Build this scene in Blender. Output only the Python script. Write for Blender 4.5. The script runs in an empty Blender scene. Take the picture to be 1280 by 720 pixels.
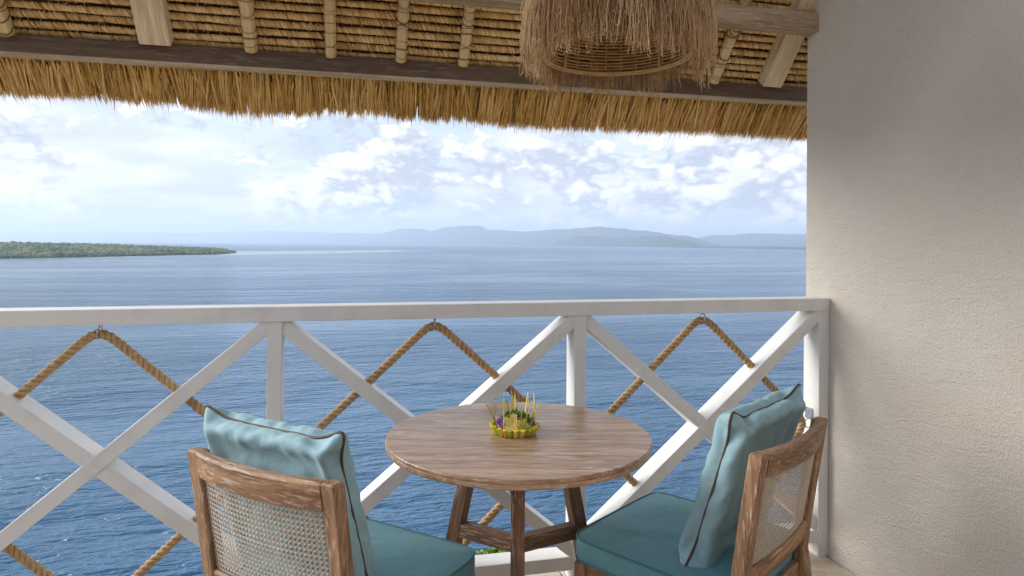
import bpy, bmesh, math, random
import numpy as np
from mathutils import Vector, Matrix
PI = math.pi
random.seed(7); RNG = np.random.default_rng(7)
scn = bpy.context.scene
COL = scn.collection

# ------------------------------------------------------------------ camera
FPX, HZ, YAW, ROLL, EYE, DP = 825.0, 304.0, math.radians(13.23), math.radians(.35), 1.38, 2.53
cam = bpy.data.cameras.new('camera'); camo = bpy.data.objects.new('camera', cam); COL.objects.link(camo)
cam.sensor_width = 36; cam.lens = FPX / 1280 * 36; cam.shift_y = (HZ - 360) / 1280
cam.clip_start = .05; cam.clip_end = 200000
camo.matrix_world = Matrix.Translation((0, -DP, EYE)) @ Matrix.Rotation(-YAW, 4, 'Z') @ Matrix.Rotation(PI/2, 4, 'X') @ Matrix.Rotation(ROLL, 4, 'Z')
scn.camera = camo

# ------------------------------------------------------------------ world, sun, exposure
SUN_EL, SUN_AZ = math.radians(21), math.radians(-68)      # azimuth from +Y towards +X
sund = Vector((math.sin(SUN_AZ)*math.cos(SUN_EL), math.cos(SUN_AZ)*math.cos(SUN_EL), math.sin(SUN_EL)))
EXPOSURE = 1.1
scn.view_settings.view_transform = 'Standard'; scn.view_settings.look = 'None'
scn.view_settings.exposure = EXPOSURE; scn.view_settings.gamma = 1.0
scn.render.engine = 'CYCLES'
scn.cycles.use_denoising = True
scn.cycles.max_bounces = 10; scn.cycles.diffuse_bounces = 5; scn.cycles.volume_bounces = 1
scn.cycles.sample_clamp_indirect = 6

class NT:
    """tiny node-tree helper"""
    def __init__(s, tree): s.t = tree; s.n = tree.nodes; s.l = tree.links
    def new(s, typ, ins=None, **kw):
        nd = s.n.new(typ)
        for k, v in kw.items(): setattr(nd, k, v)
        for k, v in (ins or {}).items(): s.set(nd, k, v)
        return nd
    def set(s, nd, k, v):
        sock = nd.inputs[k]
        if hasattr(v, 'is_output') or isinstance(v, bpy.types.NodeSocket): s.l.new(v, sock)
        else: sock.default_value = v
    def m(s, op, a, b=0.0, c=None, clamp=False):
        nd = s.n.new('ShaderNodeMath'); nd.operation = op; nd.use_clamp = clamp
        s.set(nd, 0, a); s.set(nd, 1, b)
        if c is not None: s.set(nd, 2, c)
        return nd.outputs[0]
    def vm(s, op, a, b=(0, 0, 0)):
        nd = s.n.new('ShaderNodeVectorMath'); nd.operation = op
        s.set(nd, 0, a); s.set(nd, 1, b); return nd.outputs[0]
    def noise(s, vec, scale, detail=4, rough=.5, dist=0.0, out='Fac', lac=2.0):
        nd = s.new('ShaderNodeTexNoise', {'Vector': vec, 'Scale': scale, 'Detail': detail, 'Roughness': rough, 'Distortion': dist, 'Lacunarity': lac})
        return nd.outputs[out]
    def mix(s, f, a, b, blend='MIX'):
        nd = s.n.new('ShaderNodeMix'); nd.data_type = 'RGBA'; nd.blend_type = blend
        s.set(nd, 0, f); s.set(nd, 6, a); s.set(nd, 7, b); return nd.outputs[2]
    def ss(s, v, lo, hi, a=0.0, b=1.0):
        nd = s.n.new('ShaderNodeMapRange'); nd.interpolation_type = 'SMOOTHSTEP'
        for k, x in zip(range(5), (v, lo, hi, a, b)): s.set(nd, k, x)
        return nd.outputs[0]
    def lin(s, v, lo, hi, a=0.0, b=1.0):
        nd = s.n.new('ShaderNodeMapRange')
        for k, x in zip(range(5), (v, lo, hi, a, b)): s.set(nd, k, x)
        return nd.outputs[0]
    def xyz(s, v):
        nd = s.new('ShaderNodeSeparateXYZ', {0: v}); return nd.outputs
    def comb(s, x, y, z):
        return s.new('ShaderNodeCombineXYZ', {0: x, 1: y, 2: z}).outputs[0]

def rgb(r, g, b): return (r, g, b, 1.0)

CLOUD_SEED = (3.17, 1.42, .63)
def build_world():
    w = bpy.data.worlds.new('World'); scn.world = w; w.use_nodes = True
    w.cycles.sampling_method = 'MANUAL'; w.cycles.sample_map_resolution = 256
    t = NT(w.node_tree); t.n.clear()
    out = t.new('ShaderNodeOutputWorld'); bg = t.new('ShaderNodeBackground')
    sky = t.new('ShaderNodeTexSky'); sky.sky_type = 'NISHITA'; sky.sun_disc = False
    sky.sun_elevation = SUN_EL; sky.sun_rotation = SUN_AZ; sky.altitude = 50
    sky.air_density = 1.0; sky.dust_density = 2.2; sky.ozone_density = 1.2
    d = t.new('ShaderNodeTexCoord').outputs['Generated']
    x, y, z = t.xyz(d)
    zc = t.m('MAXIMUM', z, 0.0)
    # --- cumulus banks: noise on the sphere of directions, flattened
    P2 = t.vm('ADD', t.comb(x, y, t.m('MULTIPLY', z, 1.75)), CLOUD_SEED)
    def dens(vec):
        a = t.noise(vec, 4.3, 7, .54)
        b = t.noise(vec, 19.0, 3, .5)                 # rounded billows
        return t.m('ADD', a, t.m('MULTIPLY', t.m('SUBTRACT', .16, t.m('ABSOLUTE', t.m('SUBTRACT', b, .5))), .50))
    n0 = dens(P2); n1 = dens(t.vm('ADD', P2, (-.018, -.003, .034)))
    cover = t.m('ADD', t.ss(z, .10, .21, .045, -.13), t.ss(z, .015, .06, -.05, .0))
    dcu = t.m('ADD', n0, cover)
    mcu = t.ss(dcu, .495, .55)
    lit = t.ss(t.m('SUBTRACT', n0, n1), -.060, .075)
    ccu = t.mix(lit, rgb(2.95, 3.2, 3.75), rgb(5.9, 5.9, 5.95))
    ccu = t.mix(t.m('MULTIPLY', t.ss(dcu, .62, .80), .55), ccu, rgb(3.9, 4.15, 4.65))
    # --- high sheet, thin here and thick there, with blue showing between
    zz = t.m('ADD', zc, .16)
    Q = t.comb(t.m('DIVIDE', x, zz), t.m('DIVIDE', y, zz), 0.0)
    h = t.noise(t.vm('ADD', t.vm('MULTIPLY', Q, (.50, .95, 1)), (2.3, .4, 0)), 1.05, 6, .57)
    mh = t.ss(h, .36, .54, .50, .98)
    ch = t.mix(t.ss(t.noise(Q, 1.7, 4, .55), .35, .65), rgb(3.7, 4.05, 4.65), rgb(5.2, 5.35, 5.6))
    skyc = t.mix(.6, sky.outputs[0], rgb(2.7, 3.8, 5.5))
    c = t.mix(mh, skyc, ch)
    c = t.mix(t.m('MULTIPLY', mcu, .96), c, ccu)
    # moist air towards the horizon, all the way round
    c = t.mix(t.ss(z, .0, .065, .80, 0.0), c, rgb(3.4, 3.95, 4.85))
    t.set(bg, 'Color', c); t.set(bg, 'Strength', .1)
    t.l.new(bg.outputs[0], out.inputs[0])
build_world()

sl = bpy.data.lights.new('sun', 'SUN'); slo = bpy.data.objects.new('sun', sl); COL.objects.link(slo)
sl.energy = 2.7; sl.angle = math.radians(44); sl.color = (1, .96, .9)
slo.rotation_euler = sund.to_track_quat('Z', 'Y').to_euler()

# ------------------------------------------------------------------ pixel -> place
CAMP = Vector((0, -DP, EYE))
FW = Vector((math.sin(YAW), math.cos(YAW), 0)); RT = Vector((math.cos(YAW), -math.sin(YAW), 0))
def ray(x, y):
    px, py = x - 640, y - HZ
    a = px*math.cos(ROLL) + py*math.sin(ROLL); b = -px*math.sin(ROLL) + py*math.cos(ROLL)
    return FW + RT*(a/FPX) - Vector((0, 0, b/FPX))
def on_y(x, y, Y): d = ray(x, y); return CAMP + d*((Y - CAMP.y)/d.y)
def on_z(x, y, Z): d = ray(x, y); return CAMP + d*((Z - CAMP.z)/d.z)
def at_depth(x, y, D): return CAMP + ray(x, y)*D

# ------------------------------------------------------------------ object helpers
W = {}
def link(name, data, mw=None, parent=None, mat=None, label=None, cat=None, group=None, kind=None, smooth=False):
    o = bpy.data.objects.new(name, data); COL.objects.link(o)
    mw = mw or Matrix.Identity(4); W[o.name] = mw.copy()
    o.matrix_basis = mw
    if parent is not None:
        o.parent = parent; o.matrix_parent_inverse = W[parent.name].inverted()
    if data is not None and mat is not None and not data.materials: data.materials.append(mat)
    if label: o['label'] = label
    if cat: o['category'] = cat
    if group: o['group'] = group
    if kind: o['kind'] = kind
    if smooth and data is not None: data.shade_smooth()
    return o
def empty(name, loc, label, cat, group=None, mw=None):
    o = link(name, None, mw or Matrix.Translation(loc), label=label, cat=cat, group=group); o.empty_display_size = .1
    return o
def mesh(name, V, F):
    me = bpy.data.meshes.new(name); me.from_pydata([tuple(v) for v in V], [], [tuple(f) for f in F]); me.update(); return me
def frame(p0, p1, up):
    p0, p1 = Vector(p0), Vector(p1); x = (p1-p0).normalized(); up = Vector(up)
    y = up.cross(x).normalized(); z = x.cross(y)
    m = Matrix((x, y, z)).transposed().to_4x4(); m.translation = (p0+p1)/2
    return m, (p1-p0).length
def box_mesh(name, L, w, h, bev=.004, seg=2):
    bm = bmesh.new(); bmesh.ops.create_cube(bm, size=1.0)
    bmesh.ops.scale(bm, vec=(L, w, h), verts=bm.verts)
    if bev: bmesh.ops.bevel(bm, geom=list(bm.edges), offset=bev, segments=seg, affect='EDGES', profile=.5)
    me = bpy.data.meshes.new(name); bm.to_mesh(me); bm.free(); return me
def beam(name, p0, p1, w, h, parent, mat, up=(0, 0, 1), bev=.004, **kw):
    """squared timber p0->p1: w across, h along 'up'; its local X is the grain"""
    m, L = frame(p0, p1, up)
    return link(name, box_mesh(name, L, w, h, bev), m, parent, mat, **kw)
def tube(path, rad, sides=6, closed=False, V=None, F=None):
    V = [] if V is None else V; F = [] if F is None else F
    P = [Vector(p) for p in path]; n = len(P); base = len(V)
    R = rad if hasattr(rad, '__len__') else [rad]*n
    t = [(P[(i+1) % n]-P[i-1]) if closed else (P[min(i+1, n-1)]-P[max(i-1, 0)]) for i in range(n)]
    nrm = Vector((0, 0, 1)) if abs(t[0].normalized().z) < .9 else Vector((1, 0, 0))
    for i in range(n):
        ti = t[i].normalized(); nrm = (nrm - ti*nrm.dot(ti)).normalized(); b = ti.cross(nrm)
        for k in range(sides):
            a = 2*PI*k/sides; V.append(P[i] + (nrm*math.cos(a) + b*math.sin(a))*R[i])
    for i in range(n if closed else n-1):
        j = (i+1) % n
        for k in range(sides):
            k2 = (k+1) % sides
            F.append((base+i*sides+k, base+i*sides+k2, base+j*sides+k2, base+j*sides+k))
    if not closed:
        F.append(tuple(base+k for k in range(sides))[::-1]); F.append(tuple(base+(n-1)*sides+k for k in range(sides)))
    return V, F
def lathe(profile, seg=48, V=None, F=None, close=True):
    V = [] if V is None else V; F = [] if F is None else F; base = len(V); n = len(profile)
    for r, z in profile:
        for k in range(seg): a = 2*PI*k/seg; V.append((r*math.cos(a), r*math.sin(a), z))
    for i in range(n-1):
        for k in range(seg):
            k2 = (k+1) % seg; F.append((base+i*seg+k, base+i*seg+k2, base+(i+1)*seg+k2, base+(i+1)*seg+k))
    if close:
        F.append(tuple(base+k for k in range(seg))[::-1]); F.append(tuple(base+(n-1)*seg+k for k in range(seg)))
    return V, F

# ------------------------------------------------------------------ materials
def newmat(name):
    m = bpy.data.materials.new(name); m.use_nodes = True
    t = NT(m.node_tree); b = t.n['Principled BSDF']; return m, t, b
def bump(t, b, h, strength, dist):
    t.set(b, 'Normal', t.new('ShaderNodeBump', {'Height': h, 'Strength': strength, 'Distance': dist}).outputs[0])
def objco(t): return t.new('ShaderNodeTexCoord').outputs['Object']
def geoco(t): return t.new('ShaderNodeNewGeometry').outputs['Position']

def mat_paint():
    m, t, b = newmat('white_paint'); c = objco(t)
    n = t.noise(t.vm('MULTIPLY', c, (3, 60, 60)), 1.0, 4, .6)
    n2 = t.noise(c, 9, 5, .6)
    col = t.mix(t.ss(n2, .45, .75), rgb(.76, .75, .73), rgb(.68, .665, .645))
    col = t.mix(t.m('MULTIPLY', t.ss(t.noise(geoco(t), 38, 3, .7), .66, .74), .35), col, rgb(.55, .52, .48))
    t.set(b, 'Base Color', col); t.set(b, 'Roughness', .42)
    bump(t, b, t.m('ADD', n, t.m('MULTIPLY', n2, .5)), .22, .003); return m
def mat_wood(name, dark, mid, pale, wash=.5, rough=.6, grain=1.0, washcol=(.62, .58, .52)):
    """grain runs along local X; 'wash' is how much white lime is left in the pores"""
    m, t, b = newmat(name); c = objco(t)
    rnd = t.new('ShaderNodeObjectInfo').outputs['Random']
    c = t.vm('ADD', c, t.comb(t.m('MULTIPLY', rnd, 7.0), t.m('MULTIPLY', rnd, 3.0), 0.0))
    w = t.new('ShaderNodeTexNoise', {'Vector': t.vm('MULTIPLY', c, (2.5, 9, 9)), 'Scale': 1.0, 'Detail': 2.0}).outputs['Color']
    cw = t.vm('ADD', c, t.vm('MULTIPLY', t.vm('SUBTRACT', w, (.5, .5, .5)), (.05, .045, .045)))
    g1 = t.noise(t.vm('MULTIPLY', cw, (3.4*grain, 40*grain, 40*grain)), 1.0, 5, .62)
    g2 = t.noise(t.vm('MULTIPLY', cw, (16*grain, 190*grain, 190*grain)), 1.0, 3, .6)
    col = t.mix(t.ss(g1, .34, .66), rgb(*dark), rgb(*mid))
    col = t.mix(t.m('MULTIPLY', t.ss(g2, .45, .72), .5), col, rgb(*pale))
    patch = t.noise(t.vm('MULTIPLY', c, (2.0, 7, 7)), 1.6, 5, .65)
    pores = t.m('MULTIPLY', t.ss(g2, .53, .63), t.ss(patch, .40, .68))
    col = t.mix(t.m('MULTIPLY', pores, wash), col, rgb(*washcol))
    tone = t.lin(rnd, 0, 1, .84, 1.14)                    # every board its own tone
    col = t.mix(1.0, col, t.comb(tone, tone, tone), 'MULTIPLY')
    t.set(b, 'Base Color', col); t.set(b, 'Roughness', rough)
    bump(t, b, t.m('ADD', t.m('MULTIPLY', g1, .6), g2), .35, .0025); return m
def mat_straw(name, cols, rough=.7, hue=1.0, trans=0.0):
    """per-blade colour from a face attribute 'shade' (0..1)"""
    m, t, b = newmat(name)
    a = t.new('ShaderNodeAttribute', attribute_name='shade').outputs['Fac']
    n = t.noise(geoco(t), 26, 3, .6)
    ramp = t.new('ShaderNodeValToRGB'); e = ramp.color_ramp.elements
    e[0].position = 0; e[0].color = rgb(*cols[0]); e[1].position = 1; e[1].color = rgb(*cols[-1])
    for i, cc in enumerate(cols[1:-1]):
        q = e.new((i+1)/(len(cols)-1)); q.color = rgb(*cc)
    t.set(ramp, 0, t.m('ADD', a, t.m('MULTIPLY', t.m('SUBTRACT', n, .5), .7), clamp=True))
    t.set(b, 'Base Color', ramp.outputs[0]); t.set(b, 'Roughness', rough)
    b.inputs['Specular IOR Level'].default_value = .3
    if trans:
        tr = t.new('ShaderNodeBsdfTranslucent', {'Color': ramp.outputs[0]})
        mx = t.new('ShaderNodeMixShader', {0: trans, 1: b.outputs[0], 2: tr.outputs[0]})
        t.l.new(mx.outputs[0], t.n['Material Output'].inputs[0])
    return m
def mat_plain(name, col, rough=.6, metal=0.0, bumpscale=None, bstr=.2, bd=.002, var=.15, vs=12):
    m, t, b = newmat(name); c = objco(t)
    n = t.noise(c, vs, 5, .6)
    t.set(b, 'Base Color', t.mix(n, rgb(*[x*(1-var) for x in col]), rgb(*[min(1, x*(1+var)) for x in col])))
    t.set(b, 'Roughness', rough); t.set(b, 'Metallic', metal)
    if bumpscale: bump(t, b, t.noise(c, bumpscale, 4, .6), bstr, bd)
    return m
def mat_fabric(name, col):
    m, t, b = newmat(name); c = objco(t)
    n = t.noise(c, 7, 4, .6); f = t.noise(c, 520, 2, .5)
    cr = t.noise(c, 22, 4, .55, .8)                      # soft creases
    wx = t.new('ShaderNodeTexWave', {'Vector': c, 'Scale': 320.0}, bands_direction='X').outputs['Fac']
    wz = t.new('ShaderNodeTexWave', {'Vector': c, 'Scale': 320.0}, bands_direction='Z').outputs['Fac']
    base = t.mix(n, rgb(*[x*.88 for x in col]), rgb(*[x*1.12 for x in col]))
    base = t.mix(t.m('MULTIPLY', t.m('MULTIPLY', wx, wz), .22), base, rgb(*[min(1, x*1.7+.05) for x in col]))
    t.set(b, 'Base Color', base); t.set(b, 'Roughness', .78)
    b.inputs['Sheen Weight'].default_value = .3; b.inputs['Sheen Roughness'].default_value = .4
    b.inputs['Sheen Tint'].default_value = rgb(.7, .85, .9)
    bump(t, b, t.m('ADD', t.m('MULTIPLY', f, .12), cr), .5, .006); return m
def mat_stucco():
    m, t, b = newmat('wall_stucco'); c = geoco(t)
    n = t.noise(c, 130, 5, .68); n2 = t.noise(c, 300, 3, .6); sw = t.noise(t.vm('MULTIPLY', c, (1, 1, 2.5)), 7, 4, .6, 1.2); big = t.noise(c, 1.7, 5, .6)
    v = t.new('ShaderNodeTexVoronoi', {'Vector': c, 'Scale': 120.0}, feature='SMOOTH_F1').outputs['Distance']
    h = t.m('ADD', t.m('SUBTRACT', t.m('ADD', n, t.m('MULTIPLY', n2, .6)), t.m('MULTIPLY', v, .4)), t.m('MULTIPLY', sw, 1.2))
    col = t.mix(t.ss(big, .3, .7), rgb(.81, .735, .645), rgb(.86, .795, .71))
    col = t.mix(t.m('MULTIPLY', t.ss(t.noise(c, 160, 2, .6), .30, .20), .45), col, rgb(.40, .35, .30))
    t.set(b, 'Base Color', col); t.set(b, 'Roughness', .9)
    bump(t, b, h, 1.0, .013); return m
def mat_sea():
    m, t, b = newmat('sea_water'); c = geoco(t)
    x, y, z = t.xyz(c)
    dist = t.m('SQRT', t.m('ADD', t.m('MULTIPLY', x, x), t.m('MULTIPLY', y, y)))
    # wind lanes and currents, pale shoal beside the island
    lane = t.noise(t.vm('MULTIPLY', c, (.0006, .0022, 1)), 1.0, 5, .6, .6)
    shoal = t.noise(t.vm('MULTIPLY', c, (.0011, .0011, 1)), 1.0, 4, .6)
    ax = t.m('ADD', x, 560.0); ay = t.m('SUBTRACT', y, 2700.0)
    u = t.m('ADD', t.m('MULTIPLY', ax, .55), t.m('MULTIPLY', ay, .835)); v = t.m('SUBTRACT', t.m('MULTIPLY', ax, .835), t.m('MULTIPLY', ay, .55))
    e = t.m('ADD', t.m('POWER', t.m('ABSOLUTE', t.m('DIVIDE', u, 2050.0)), 2.0), t.m('POWER', t.m('ABSOLUTE', t.m('DIVIDE', v, 330.0)), 2.0))
    sh = t.ss(t.m('ADD', e, t.m('MULTIPLY', t.m('SUBTRACT', shoal, .5), 1.5)), 1.15, .45)
    deep = t.mix(t.ss(lane, .35, .65), rgb(.013, .074, .165), rgb(.042, .130, .225))
    col = t.mix(t.m('MULTIPLY', sh, .9), deep, rgb(.27, .38, .37))
    t.set(b, 'Base Color', col); t.set(b, 'IOR', 1.333)
    t.set(b, 'Roughness', t.lin(dist, 100, 4000, .06, .28))
    # waves: three trains of crests
    w1 = t.noise(t.vm('MULTIPLY', c, (.085, .19, 1)), 1.0, 3, .5, .4)
    w2 = t.noise(t.vm('MULTIPLY', c, (.24, .58, 1)), 1.0, 3, .5, .35)
    w3 = t.noise(t.vm('MULTIPLY', c, (.020, .045, 1)), 1.0, 4, .55, .3)
    h = t.m('ADD', t.m('ADD', t.m('MULTIPLY', w1, 1.9), t.m('MULTIPLY', w2, 1.35)), t.m('MULTIPLY', w3, 4.0))
    w4 = t.noise(t.vm('MULTIPLY', c, (.8, 1.9, 1)), 1.0, 2, .5, .3)
    h = t.m('ADD', h, t.m('MULTIPLY', w4, .30))
    gust = t.ss(t.noise(t.vm('MULTIPLY', c, (.0025, .008, 1)), 1.0, 5, .6, .5), .32, .68, .30, 1.30)
    bp = t.new('ShaderNodeBump', {'Height': t.m('MULTIPLY', h, gust), 'Strength': 1.0, 'Distance': 1.25})
    t.set(b, 'Normal', bp.outputs[0]); return m

M = {}
M['paint'] = mat_paint()
M['teak'] = mat_wood('limed_teak', (.16, .080, .038), (.34, .19, .10), (.46, .31, .20), .50, .6)
M['teak_top'] = mat_wood('limed_teak_top', (.24, .135, .075), (.42, .27, .17), (.58, .44, .31), .75, .29, .8)
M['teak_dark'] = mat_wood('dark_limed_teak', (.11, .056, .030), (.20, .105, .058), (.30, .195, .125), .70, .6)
M['beam_old'] = mat_wood('weathered_beam', (.26, .17, .10), (.40, .29, .185), (.52, .42, .30), .35, .8, .7)
M['eave_lit'] = mat_wood('lit_eave_underside', (.36, .27, .18), (.50, .40, .28), (.60, .50, .38), .35, .8, .7)  # pale: light on the eave's underside put into the colour
M['eave_shaded'] = mat_wood('shaded_eave_face', (.085, .050, .030), (.15, .092, .056), (.22, .15, .10), .15, .75, .7)  # dark: shade on the eave's inner face put into the colour
M['rafter'] = mat_wood('bleached_rafter', (.46, .34, .20), (.64, .51, .34), (.72, .62, .46), .30, .75, .45)
M['thatch'] = mat_straw('thatch_straw', [(.30, .155, .035), (.64, .38, .095), (.82, .54, .17), (.88, .68, .32)], .55, trans=.35)
M['roll'] = mat_straw('bound_straw', [(.24, .125, .045), (.56, .34, .13), (.76, .53, .24), (.84, .66, .38)], .65)
M['grass'] = mat_straw('lamp_grass', [(.17, .095, .045), (.47, .295, .145), (.68, .465, .255), (.82, .63, .385)], .75, trans=.2)
M['stucco'] = mat_stucco()
M['teal'] = mat_fabric('teal_canvas', (.092, .245, .295))
M['pillow'] = mat_fabric('pale_teal_canvas', (.255, .415, .47))
M['piping'] = mat_plain('brown_piping', (.085, .05, .035), .7)
M['piping_teal'] = mat_plain('teal_piping', (.055, .17, .185), .7)
M['cane'] = mat_plain('woven_cane', (.60, .53, .44), .55, var=.25, vs=60)
M['rattan'] = mat_plain('rattan', (.50, .31, .13), .5, var=.35, vs=25)
M['steel'] = mat_plain('galvanised_steel', (.45, .45, .46), .35, 1.0, var=.1)
M['rope'] = None
M['lash'] = mat_plain('lashing_twine', (.13, .085, .05), .85, var=.4, vs=40)

def mat_rope():
    m, t, b = newmat('sisal_rope'); c = geoco(t)
    n = t.noise(c, 60, 4, .65); f = t.noise(c, 420, 2, .6)
    col = t.mix(t.ss(n, .3, .7), rgb(.34, .205, .09), rgb(.56, .385, .20))
    col = t.mix(t.m('MULTIPLY', f, .4), col, rgb(.58, .42, .24))
    t.set(b, 'Base Color', col); t.set(b, 'Roughness', .85); bump(t, b, f, .6, .002); return m
M['rope'] = mat_rope()
def mat_bamboo():
    m, t, b = newmat('bamboo'); c = objco(t)
    n = t.noise(t.vm('MULTIPLY', c, (3, 60, 60)), 1.0, 4, .6); p = t.noise(c, 5, 4, .6)
    col = t.mix(t.ss(n, .3, .7), rgb(.52, .36, .16), rgb(.68, .52, .29))
    col = t.mix(t.m('MULTIPLY', t.ss(p, .48, .7), .6), col, rgb(.40, .25, .10))
    t.set(b, 'Base Color', col); t.set(b, 'Roughness', .45); bump(t, b, n, .15, .002); return m
M['bamboo'] = mat_bamboo()

# ================================================================== THE SETTING
SEA = -45.0
def grid_mesh(name, xs, ys, fz):
    V = [(x, y, fz(x, y)) for y in ys for x in xs]; n = len(xs)
    F = [(j*n+i, j*n+i+1, (j+1)*n+i+1, (j+1)*n+i) for j in range(len(ys)-1) for i in range(n-1)]
    return mesh(name, V, F)
link('sea', mesh('sea', [(-90000, -90000, SEA), (90000, -90000, SEA), (90000, 90000, SEA), (-90000, 90000, SEA)], [(0, 1, 2, 3)]), mat=mat_sea(), kind='structure')

def vnoise(seed):
    g = np.random.default_rng(seed).random((64, 64))
    def f(x, y):
        xi, yi = math.floor(x), math.floor(y); fx, fy = x-xi, y-yi
        fx = fx*fx*(3-2*fx); fy = fy*fy*(3-2*fy)
        a, b = g[xi % 64, yi % 64], g[(xi+1) % 64, yi % 64]; c, d = g[xi % 64, (yi+1) % 64], g[(xi+1) % 64, (yi+1) % 64]
        return (a*(1-fx)+b*fx)*(1-fy) + (c*(1-fx)+d*fx)*fy
    return lambda x, y, o=4: sum(f(x*2**k, y*2**k)/2**k for k in range(o))/sum(1/2**k for k in range(o))

# --- wooded island: ground and the mangrove on it
def build_island():
    tip = on_z(294, 316, SEA)
    front = [Vector((-1750, 900, SEA)), Vector((-1120, 1480, SEA)), on_z(0, 323.5, SEA), on_z(80, 322, SEA), on_z(150, 320.5, SEA), on_z(220, 319, SEA), on_z(270, 318, SEA), tip]
    # the far shore lies behind along the line of sight
    deps = [2600, 2600, 2450, 2100, 1650, 1150, 560, 0]
    nz = vnoise(5); NS, NT_ = 120, 40
    def fr(s):
        k = s*(len(front)-1); i = min(int(k), len(front)-2); q = k-i
        p = front[i].lerp(front[i+1], q); return p, deps[i]*(1-q)+deps[i+1]*q
    tall = [30, 30, 27, 24, 20, 15, 8, 2]
    def hgt(s, q):
        k = s*(len(front)-1); i = min(int(k), len(front)-2)
        hh = tall[i]*(1-(k-i)) + tall[i+1]*(k-i)
        return hh*(math.sin(PI*min(1, max(0, q))**1.35)**.8)
    V, F = [], []
    def pt(s, q):
        p, dep = fr(s); d = Vector((p.x, p.y+DP, 0)).normalized()
        return Vector((p.x, p.y, 0)) + d*dep*q
    for i in range(NS+1):
        for j in range(NT_+1):
            s, q = i/NS, j/NT_; p = pt(s, q)
            V.append((p.x, p.y, SEA - 1.0 + 1.6*min(1, 12*min(q, 1-q)) + hgt(s, q)*(.75+.5*nz(p.x/300, p.y/300))))
    for i in range(NS):
        for j in range(NT_):
            a = i*(NT_+1)+j; F.append((a, a+NT_+1, a+NT_+2, a+1))
    m, t, b = newmat('island_scrub'); n = t.noise(geoco(t), .02, 5, .6)
    t.set(b, 'Base Color', t.mix(n, rgb(.030, .060, .018), rgb(.07, .105, .035))); t.set(b, 'Roughness', .9)
    link('island', mesh('island', V, F), mat=m, kind='structure', smooth=True)
    # crowns
    ico = bmesh.new(); bmesh.ops.create_icosphere(ico, subdivisions=1, radius=1.0)
    iv = np.array([v.co[:] for v in ico.verts]); fi = np.array([[v.index for v in f.verts] for f in ico.faces]); ico.free()
    AV, AF, SH = [], [], []; n = 0
    rr = random.Random(3)
    while n < 9000:
        s = rr.random()**.8; q = rr.random()**1.5
        if s < .12: continue
        p = pt(s, q); k = nz(p.x/90+9, p.y/90)
        r = rr.uniform(3.0, 8.0)*(.65+.7*k)*(1 if s < .93 else .6)
        zb = SEA + .3 + hgt(s, q)*(.75+.5*nz(p.x/300, p.y/300)) + r*.55
        vv = iv*np.array([r*rr.uniform(.9, 1.5), r*rr.uniform(.9, 1.5), r*rr.uniform(.7, 1.15)])
        vv = vv*(1+RNG.uniform(-.22, .22, (len(iv), 1))) + np.array([p.x, p.y, zb])
        AV.append(vv); AF.append(fi+n*len(iv)); SH += [min(1, max(0, -.1+1.2*k+rr.uniform(-.35, .35)))]*len(fi); n += 1
    me = mesh('mangrove', np.vstack(AV), np.vstack(AF)); at = me.attributes.new('shade', 'FLOAT', 'FACE'); at.data.foreach_set('value', SH)
    m = mat_straw('mangrove_leaves', [(.010, .022, .006), (.040, .072, .014), (.105, .140, .030), (.19, .21, .05)], .8)
    o = link('mangrove_forest', me, mat=m, kind='stuff', label='dense green mangrove covering the low island across the water', cat='forest')
build_island()

# --- far coast and mountain ranges
def mat_land(name, a, b_):
    m, t, b = newmat(name); n = t.noise(geoco(t), .004, 6, .65)
    t.set(b, 'Base Color', t.mix(n, rgb(*a), rgb(*b_))); t.set(b, 'Roughness', .95); return m
M['land'] = mat_land('far_land', (.025, .045, .04), (.05, .07, .055))
def coast_dist(x):                       # metres along the line of sight to the far waterline
    pts = [(-900, 45000), (0, 34000), (320, 27000), (500, 19000), (660, 13500), (860, 8600), (1000, 6300), (1300, 4300), (2200, 3000)]
    for (a, da), (b, db) in zip(pts, pts[1:]):
        if a <= x <= b: return da + (db-da)*(x-a)/(b-a)
def ridge(name, pts, back, depth, seed, fuzz, skirt=30):
    """a mountain range standing 'back' metres behind the waterline; its crest passes through the seen outline"""
    nz = vnoise(seed); x0, x1 = pts[0][0], pts[-1][0]; NX = max(60, int((x1-x0)/4)); NYY = 18
    V, F = [], []
    for i in range(NX+1):
        x = x0+(x1-x0)*i/NX
        for (a, ya), (b, yb) in zip(pts, pts[1:]):
            if a <= x <= b: q = (x-a)/(b-a); q = q*q*(3-2*q); y = ya+(yb-ya)*q; break
        D = coast_dist(x) + back; top = at_depth(x, y, D + depth*.5).z
        for j in range(NYY+1):
            w = j/NYY; p = at_depth(x, HZ, D + depth*w)
            prof = max(0, 1-abs(w-.5)*2)**.85
            k = nz(x/18, w*7)*.55 + nz(x/5+5, w*19)*.45
            z = SEA + (top-SEA)*prof*(1 - fuzz*(k)*(1 if prof < .97 else .5)) - (8 if j in (0, NYY) else 0)
            V.append((p.x, p.y, z))
    for i in range(NX):
        for j in range(NYY):
            a = i*(NYY+1)+j; F.append((a, a+NYY+1, a+NYY+2, a+1))
    link(name, mesh(name, V, F), mat=M['land'], kind='structure', smooth=True)
ridge('mountain_range', [(425, 304), (447, 297), (469, 291), (503, 283.5), (522, 283.5), (540, 286), (559, 281), (580, 279.5), (599, 280), (615, 285.5), (660, 287), (688, 284), (744, 281), (778, 283.5), (800, 286), (850, 292), (905, 306)], 3000, 5000, 11, .45)
ridge('foothills', [(680, 307), (705, 297.5), (730, 292.5), (753, 294), (781, 297), (806, 294), (829, 292.5), (851, 298), (890, 310)], 600, 2200, 12, .45)
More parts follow.
